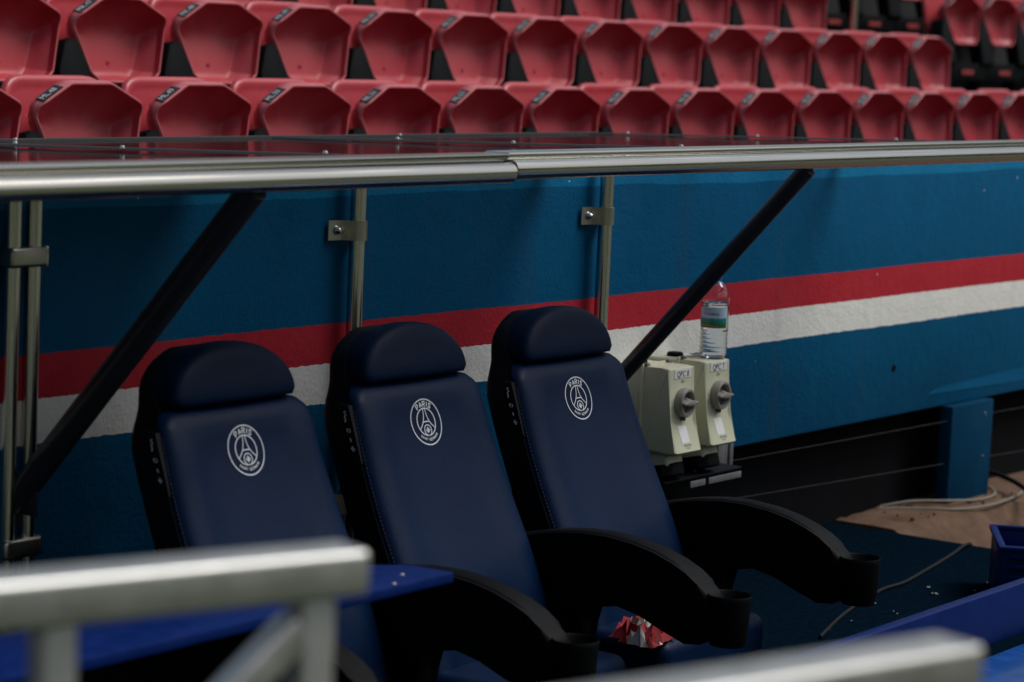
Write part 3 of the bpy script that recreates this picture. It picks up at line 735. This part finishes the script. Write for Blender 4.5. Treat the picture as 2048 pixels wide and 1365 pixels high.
# ------------------------------------------------------------------ switch boxes
SBG = 'beige rotary isolator boxes on the wall'
def switch_box(x, y0, z0, txt, lab):
    t = thing('switch_box', (x, -.02, z0), lab, 'switch box', SBG)
    hw = .066
    mp = lambda a, b, d: (d, a, b)
    # back housing (depth along -y)
    m_ = MB(); m_.box(-hw - .004, hw + .004, -.085, .018, .015, .237, .008, 3); m_.build('back_housing', BEIGE, t)
    # front cover: profile in (y, z), extruded across x
    prof = [(-.082, .0), (-.082, .2385), (-.150, .2375), (-.1745, .2365), (-.178, .234), (-.182, .085), (-.214, .004), (-.205, -.004)]
    m_ = MB(); m_.prism(prof, mp, -hw, hw, .007, 3); cv = m_.build('front_cover', BEIGE, t, ang=32)
    m_ = MB(); m_.box(-hw - .006, hw + .006, -.092, -.080, -.002, .243, .003); m_.build('cover_flange', BEIGE, t)
    fy = -.1822
    FA = lambda u_, v, l=0: (u_, -.178 - (.236 - v) * (.004 / .151) - l, v)      # upper face
    def FB(u_, v, l=0):                                                          # sloping lower face, v 0..1 down
        return (u_, -.182 - .032 * v - l * .93, .085 - .081 * v - l * .37 + .0)
    def sheet(fn, u0, u1, v0, v1, l, name, m, par):
        q = MB(); q.add([fn(u0, v0, l), fn(u1, v0, l), fn(u1, v1, l), fn(u0, v1, l), fn(u0, v0, -.001), fn(u1, v0, -.001), fn(u1, v1, -.001), fn(u0, v1, -.001)], [(0, 1, 2, 3), (4, 7, 6, 5), (0, 4, 5, 1), (1, 5, 6, 2), (2, 6, 7, 3), (3, 7, 4, 0)])
        return q.build(name, m, par, smooth=False)
    s = sheet(FA, -.042, .044, .2085, .2325, .0012, 'name_sticker', WHITE, t)
    text_mesh(txt, .0245, lambda x_, y_, z_: FA(x_ * .93, .219 + y_, .0018), 'lettering', PRINT, s)
    text_mesh('ON', .011, lambda x_, y_, z_: FA(x_, .198 + y_, .0008), 'on_mark', PRINT, t)
    text_mesh('PADLOCK', .0075, lambda x_, y_, z_: FA(-.052 - y_, .135 + x_, .0008), 'side_mark', PRINT, t)
    s2 = sheet(FB, -.026, .016, .14, .70, .0012, 'blank_sticker', WHITE, t)
    text_mesh('400V 50Hz\nIP 67', .0085, lambda x_, y_, z_: FB(x_ + .001, .83 - y_ * 11, .0008), 'rating_mark', PRINT, t)
    # rotary knob: collar ring, dark well and handle
    kz = .140; ky = -.1805
    kn = MB(); kn.lathe([(.040, ky + .002), (.0415, ky - .004), (.0405, ky - .021), (.038, ky - .024), (.0325, ky - .024), (.0305, ky - .020), (.0295, ky - .006), (.005, ky - .005)], 40, (0, 0, kz), 'Y'); k = kn.build('knob', GREYK, t, ang=40)
    q = MB(); q.lathe([(.0292, ky - .0062), (.0292, ky - .0075), (.002, ky - .0075)], 30, (0, 0, kz), 'Y'); q.build('knob_well', GREYD, k)
    q = MB(); q.lathe([(.015, ky - .006), (.012, ky - .026), (.006, ky - .029)], 20, (0, 0, kz), 'Y')
    rows = []
    for sx in (-1, -.75, -.3, 0, .3, .75, 1):
        w_ = .0045 + .0065 * (1 - abs(sx) ** 1.5); hh = .036 - .004 * abs(sx)
        rows.append([(sx * .036, ky - .010, kz - w_), (sx * .036, ky - hh, kz - w_ * .6), (sx * .036, ky - hh - .002, kz), (sx * .036, ky - hh, kz + w_ * .6), (sx * .036, ky - .010, kz + w_)])
    q.rings(rows); q.build('knob_handle', GREYK, k, ang=40)
    q = MB(); q.lathe([(.007, ky + .001), (.007, ky - .012), (.004, ky - .014)], 10, (0, 0, kz - .045), 'Y'); q.build('padlock_lug', GREYD, k)
    # top gland cap, corner screws
    q = MB(); q.lathe([(.024, .235), (.024, .244), (.020, .248), (.010, .249)], 24, (-.012, -.040, 0)); q.build('gland_cap', BLACKP, t)
    for sx in (-1, 1):
        q = MB(); q.lathe([(.0095, -.088), (.0095, -.100), (.006, -.103)], 12, (sx * (hw - .010), 0, .237), 'Y'); q.build('cover_screw', GREYD, t)
    # socket spout and black collar underneath
    q = MB(); mt = Matrix.Translation((0, -.125, -.02)) @ Matrix.Rotation(R(-14), 4, 'X')
    q.box(-.044, .044, -.042, .042, -.035, .03, .012, 3, mt); q.build('socket_spout', BEIGE, t)
    q = MB(); mt = Matrix.Translation((0, -.133, -.062)) @ Matrix.Rotation(R(-14), 4, 'X')
    n = 36; prof = [(.030, .022), (.058, .020), (.060, .012), (.060, -.012), (.056, -.018), (.03, -.02)]
    q.rings([[mt @ Vector(((rr + (.002 if k % 3 == 0 else 0)) * math.cos(2 * math.pi * k / n), (rr + (.002 if k % 3 == 0 else 0)) * math.sin(2 * math.pi * k / n) * .9, h_)) for k in range(n)] for rr, h_ in prof]); q.build('plug_collar', BLACKP, t, ang=30)
    return t
switch_box(2.375, 0, .635, 'QPC 8', 'beige switch box marked QPC 8 beside the right bench seat')
switch_box(2.566, 0, .640, 'QPC 7', 'beige switch box marked QPC 7 carrying the water bottle')
# tray bracket below
t = thing('mounting_bracket', (2.5, -.02, .50), 'grey metal mounting bracket under the switch boxes', 'bracket')
q = MB(); q.box(-.06, .02, -.185, -.180, .024, .042, .001); q.box(.04, .22, -.185, -.180, .024, .042, .001); q.build('front_plate', GALV, t)
q = MB(); q.box(-.18, .24, -.174, .0, .046, .052, .001); q.build('tray', SHELL, t)
for x in (.06, .12):
    q = MB(); q.tube([(x, -.12, .05), (x, -.12, .085)], .006, 8); q.build('stud', BOLT, t)
q = MB(); q.box(.36, .40, -.02, .05, .015, .085, .003); q.box(.405, .425, -.015, .05, .012, .088, .003); q.box(.43, .45, -.02, .05, .012, .09, .003); q.build('conduit_block', GALV, t)

# ------------------------------------------------------------------ bottle
bx, by, bz = 2.605, -.155, .8795
t = thing('water_bottle', (bx, by, bz), 'clear plastic water bottle with blue cap and green label on the switch box', 'bottle')
rp = .0375
def prof_b(off=0):
    P = [(.024, .004), (.031, .0), (.0355, .006), (.0375, .016)]
    z = .020
    while z < .078: P += [(.0375, z), (.0358, z + .0045), (.0375, z + .009)]; z += .0122
    P += [(.0378, .086), (.0378, .148), (.0360, .1515), (.0378, .155), (.0360, .1585), (.0378, .162), (.0372, .176), (.033, .190), (.024, .207), (.0165, .217), (.0135, .221), (.0135, .226)]
    return [(max(.002, a * 1.07 - off), b) for a, b in P]
n = 32
o_, i_ = prof_b(), [(a, b + (.001 if k < 2 else 0)) for k, (a, b) in enumerate(prof_b(.0009))]
q = MB(); q.lathe(o_ + i_[::-1], n, (0, 0, 0), 'Z', cap=False)
# close floor
q.lathe([(.02568, .004), (.001, .007)], n, cap=False); q.lathe([(.02478, .005), (.001, .0079)], n, cap=False)
body = q.build('bottle_body', PET, t, ang=50)
wp = [(a, b) for a, b in prof_b(.0012) if b < .157]; wp[0] = (.024, .0085); wp[1] = (.031, .0045)
q = MB(); q.lathe([(.001, .0095)] + wp + [(.0380, .1580), (.001, .1577)], n, cap=False); q.build('water', WATER, body, ang=50)
q = MB(); q.lathe([(.0152, .2225), (.0158, .224), (.0158, .236), (.0148, .238), (.001, .2385)], 28, cap=True); q.build('cap', CAPB, t, ang=40)
# label: facing the camera, half way round
va = math.atan2(-.81, -.58)           # direction to the camera
fa = math.atan2(-4.05 - by, -3.907 - bx)
def lab_mat():
    m = bpy.data.materials.new('bottle_label_print'); m.use_nodes = True; n_ = m.node_tree; b = n_.nodes['Principled BSDF']
    tc = n_.nodes.new('ShaderNodeTexCoord'); sp = n_.nodes.new('ShaderNodeSeparateXYZ'); n_.links.new(tc.outputs['Object'], sp.inputs[0])
    no = n_.nodes.new('ShaderNodeTexNoise'); no.inputs['Scale'].default_value = 90; n_.links.new(tc.outputs['Object'], no.inputs['Vector'])
    ad = n_.nodes.new('ShaderNodeMath'); ad.operation = 'MULTIPLY_ADD'; ad.inputs[1].default_value = .008; n_.links.new(no.outputs['Fac'], ad.inputs[0]); n_.links.new(sp.outputs['Z'], ad.inputs[2])
    mr = n_.nodes.new('ShaderNodeMapRange'); mr.inputs[1].default_value = .086; mr.inputs[2].default_value = .152; n_.links.new(ad.outputs[0], mr.inputs[0])
    cr = n_.nodes.new('ShaderNodeValToRGB'); e = cr.color_ramp; e.interpolation = 'LINEAR'
    e.elements[0].position = 0; e.elements[0].color = (.012, .08, .03, 1); e.elements[1].position = 1; e.elements[1].color = (.45, .66, .80, 1)
    for p_, c_ in ((.22, (.02, .16, .035, 1)), (.36, (.03, .25, .10, 1)), (.42, (.01, .22, .33, 1)), (.50, (.03, .30, .48, 1)), (.53, (.52, .68, .78, 1))):
        x = e.elements.new(p_); x.color = c_
    n_.links.new(mr.outputs[0], cr.inputs[0]); n_.links.new(cr.outputs[0], b.inputs['Base Color']); b.inputs['Roughness'].default_value = .35
    return m
RL = .0411
def lp(s, z, l=0): a = fa + s; return ((RL + l) * math.cos(a), (RL + l) * math.sin(a), z)
q = MB(); N = 24; rows = []
sg = [-1.25 + 2.2 * k / N for k in range(N + 1)]
q.rings([[lp(s, .088) for s in sg], [lp(s, .117) for s in sg], [lp(s, .147) for s in sg]], False, False, closed=False)
lb = q.build('label', lab_mat(), t, fix=False)
q = MB(); q.rings([[lp(s, .0925, .0003) for s in sg[2:18]], [lp(s, .0955, .0003) for s in sg[2:18]]], False, False, closed=False); q.build('label_stripe', mat('label_stripe', (.45, .16, .13), .4), lb, fix=False)
text_mesh('Volcania', .0135, lambda x_, y_, z_: lp(-.25 + x_ / RL * 1.0, .1285 + y_, .0005), 'lettering', mat('label_ink', (.01, .03, .10), .4), lb)
text_mesh('Auvergne', .0060, lambda x_, y_, z_: lp(-.55 + x_ / RL, .1405 + y_, .0005), 'lettering', bpy.data.materials['label_ink'], lb)

# ------------------------------------------------------------------ blue board in front of the left seat
t = thing('blue_shelf_board', (-.8, -1.05, PLAT), 'narrow blue painted shelf board in front of the left bench seat', 'shelf')
q = MB(); q.prism([(-1.9, -.112), (.825, -.112), (.822, -.02), (.70, .10), (-1.9, .10)], lambda a, b, d: (a, b, d), .560, .580, .003, 2); q.build('board', BLUEP, t)
for x in (-1.2, -.1):
    q = MB(); q.box(x - .02, x + .02, .02, .06, 0, .56, .003); q.build('leg', BRACE, t)
for x, y, a in ((.66, -.100, .3), (.735, -.06, 0)):
    q = MB(); q.prism(rounded([(-.004, -.003, .001), (.004, -.003, .001), (.005, .002, .001), (-.003, .003, .001)], 2), lambda u_, v, d: (x + u_ * math.cos(a) - v * math.sin(a), y + u_ * math.sin(a) + v * math.cos(a), d), .5801, .5809); q.build('paint_chip', CRUMB, t)

# blue low bench on the right
t = thing('blue_bench', (2.2, -1.32, 0), 'low blue slatted bench at the lower right in front of the seats', 'bench')
q = MB(); q.box(-1.35, 2.2, -.016, .016, .335, .467, .004); q.build('back_board', BLUEP, t)
for k in range(2):
    q = MB(); q.box(-.75, 2.2, -.225 - .19 * k, -.045 - .19 * k, .285, .325, .006, 3); q.build('slat', BLUES, t)
for x in (-.65, 2.0):
    q = MB(); q.box(x - .02, x + .02, -.40, -.03, 0.0, .284, .004); q.build('leg', BRACE, t)
# blue crate
t = thing('blue_crate', (3.17, -1.095, PLAT), 'blue plastic crate with ribbed sides at the right edge', 'crate', rz=R(-60))
q = MB()
cx0, cx1, cy0, cy1 = -.24, .24, 0, .34; H = .165
q.box(cx0, cx1, cy0, cy0 + .008, .004, H, .002); q.box(cx0, cx1, cy1 - .008, cy1, .004, H, .002); q.box(cx0, cx0 + .008, cy0 + .009, cy1 - .009, .004, H, .002); q.box(cx1 - .008, cx1, cy0 + .009, cy1 - .009, .004, H, .002); q.box(cx0 + .01, cx1 - .01, cy0 + .01, cy1 - .01, .004, .012)
q.build('crate_body', BLUEP, t)
for z in (.03, .06, .09, .12, .15):
    q = MB(); q.box(cx0 + .02, cx1 - .02, cy0 - .012, cy0 - .0005, z - .006, z + .006, .002); q.build('rib', BLUEP, t)
q = MB()
for a in ((cx0 - .008, cx1 + .008, cy0 - .014, cy0 + .012), (cx0 - .008, cx1 + .008, cy1 - .012, cy1 + .008), (cx0 - .009, cx0 + .012, cy0 + .0125, cy1 - .0125), (cx1 - .012, cx1 + .009, cy0 + .0125, cy1 - .0125)): q.box(*a, H + .0005, H + .014, .003)
q.build('rim', BLUEP, t)

# ------------------------------------------------------------------ cables, cloth, litter
def smooth_path(P, n=8):
    P = [Vector(p) for p in P]; out = []
    for i in range(len(P) - 1):
        p0, p1, p2, p3 = P[max(i - 1, 0)], P[i], P[i + 1], P[min(i + 2, len(P) - 1)]
        for k in range(n):
            s = k / n; out.append(.5 * ((2 * p1) + (p2 - p0) * s + (2 * p0 - 5 * p1 + 4 * p2 - p3) * s * s + (3 * p1 - p0 - 3 * p2 + p3) * s ** 3))
    out.append(P[-1]); return out
q = MB(); q.tube(smooth_path([(2.30, -.72, .207), (2.61, -.627, .207), (2.96, -.553, .207), (3.12, -.548, .207), (3.332, -.512, .207), (3.61, -.459, .207), (3.80, -.423, .212), (3.90, -.40, .18), (4.0, -.40, .05)]), .005, 8)
tag(q.build('floor_cable', CABLEB), 'dark cable lying across the navy carpet', 'cable')
q = MB(); q.tube(smooth_path([(4.20, .10, .212), (4.30, .03, .228), (4.43, -.055, .226), (4.60, -.085, .214), (4.74, -.075, .214), (4.81, -.03, .222), (4.83, .05, .25), (4.85, .2, .3)]), .0045, 8)
tag(q.build('thin_cable', CABLEG), 'thin beige cable looping round the foot of the blue pillar', 'cable', 'beige cables on the ledge')
q = MB(); q.tube(smooth_path([(4.16, .09, .212), (4.27, -.02, .214), (4.36, -.115, .213), (4.55, -.150, .210), (4.78, -.140, .212), (5.0, -.085, .214), (5.4, .02, .214)]), .0045, 8)
tag(q.build('thin_cable', CABLEG), 'thin beige cable lying nearer the chipped edge of the concrete ledge', 'cable', 'beige cables on the ledge')
q = MB(); q.tube(smooth_path([(4.86, .1, .26), (4.90, .0, .262), (4.72, -.22, .235), (4.35, -.38, .16), (4.05, -.50, .12), (3.95, -.55, .04)]), .009, 10)
tag(q.build('black_cable', CABLEB), 'thick black cable dropping over the concrete ledge behind the blue crate', 'cable')
# crumpled red and white cloth under the arm rest
t = thing('crumpled_cloth', (1.26, -.80, .384), 'crumpled red and white cloth lying on the right bench seat', 'cloth')
rc2 = random.Random(5)
def crumple(x0, x1, y0, y1, hgt, nx, ny, seed, name, m):
    rr = random.Random(seed); q = MB(); vs = []
    for i in range(nx + 1):
        for j in range(ny + 1):
            e = min(i, nx - i, j, ny - j)
            vs.append((x0 + (x1 - x0) * i / nx + rr.uniform(-.008, .008), y0 + (y1 - y0) * j / ny + rr.uniform(-.008, .008), .004 + (hgt * rr.random() if e else .002)))
    fs = [(i * (ny + 1) + j, (i + 1) * (ny + 1) + j, (i + 1) * (ny + 1) + j + 1, i * (ny + 1) + j + 1) for i in range(nx) for j in range(ny)]
    q.add(vs, fs); return q.build(name, m, t, ang=25, fix=False)
crumple(-.06, .12, -.10, .10, .075, 9, 9, 3, 'red_fold', WIPE_R)
crumple(-.10, -.02, -.12, .03, .05, 6, 8, 4, 'red_corner', WIPE_R)
t.scale = (.62, .62, .62)
for k, (a, b, c, d) in enumerate(((-.03, .0, -.11, .08), (.02, .06, -.02, .05), (-.11, -.08, -.10, -.02))): crumple(a, b, c, d, .085, 3, 7, 20 + k, 'white_fold', WIPE_W)
# litter on the carpet
q = MB(); rl = random.Random(9)
for k in range(26):
    x, y = rl.gauss(2.75, .35), rl.gauss(-.72, .16); s_ = rl.choice((.002, .003, .0045)); a = rl.random() * 3
    if not (1.9 < x < 3.8 and -1.2 < y < -.2): continue
    q.box(-s_, s_, -s_ * .6, s_ * .6, 0, s_ * .6, 0, 1, Matrix.Translation((x, y, PLAT + .001)) @ Matrix.Rotation(a, 4, 'Z'))
tag(q.build('carpet_litter', CRUMB, smooth=False), 'scattered pale crumbs and bits on the navy carpet', 'litter', kind='stuff')
q = MB()
for k in range(60):
    x, y = 4.0 + rl.random() * 1.2, rl.uniform(-.12, .2); s_ = rl.choice((.003, .004, .007)); q.box(-s_, s_, -s_ * .7, s_ * .7, -.004, s_ * .9, s_ * .2, 1, Matrix.Translation((x, y, .212)) @ Matrix.Rotation(rl.random() * 3, 4, 'Z'))
tag(q.build('ledge_rubble', CONC, smooth=False), 'small loose concrete chips scattered on the brown ledge', 'rubble', kind='stuff')

# ------------------------------------------------------------------ foreground aluminium barriers
def barrier(lx, ly, z, heading, length, lab, braced):
    """front-right top corner at (lx, ly, z); rail runs back along heading"""
    t = thing('metal_barrier', (lx, ly, 0), lab, 'barrier', 'blurred aluminium barriers in the foreground', rz=heading)
    q = MB(); q.box(-length, 0, 0, .060, z - .046, z, .007, 3); q.build('top_rail', ALU, t)
    q = MB(); q.box(-.070, -.030, .012, .048, .0, z - .0465, .006, 3); q.build('post', ALU, t)
    q = MB(); q.box(-.345, -.308, .012, .048, .0, z - .0465, .006, 3); q.build('post', ALU, t)
    if braced:
        q = MB(); L = .9; mt = Matrix.Translation((-.075, .030, z - .05)) @ Matrix.Rotation(R(35), 4, 'Y')
        mt = Matrix.Translation((-.075, .030, z - .062)) @ Matrix.Rotation(R(-40), 4, 'Y')
        q.box(-.38, 0, -.016, .016, -.036, 0, .005, 3, mt); q.build('diagonal_strut', ALU, t)
barrier(-1.893, -2.471, 1.284, R(-19), 1.6, 'blurred pale aluminium rail at the lower left with a diagonal strut', True)
barrier(-1.814, -3.091, 1.284, R(-17), 1.2, 'blurred grey aluminium rail end at the bottom right corner', False)
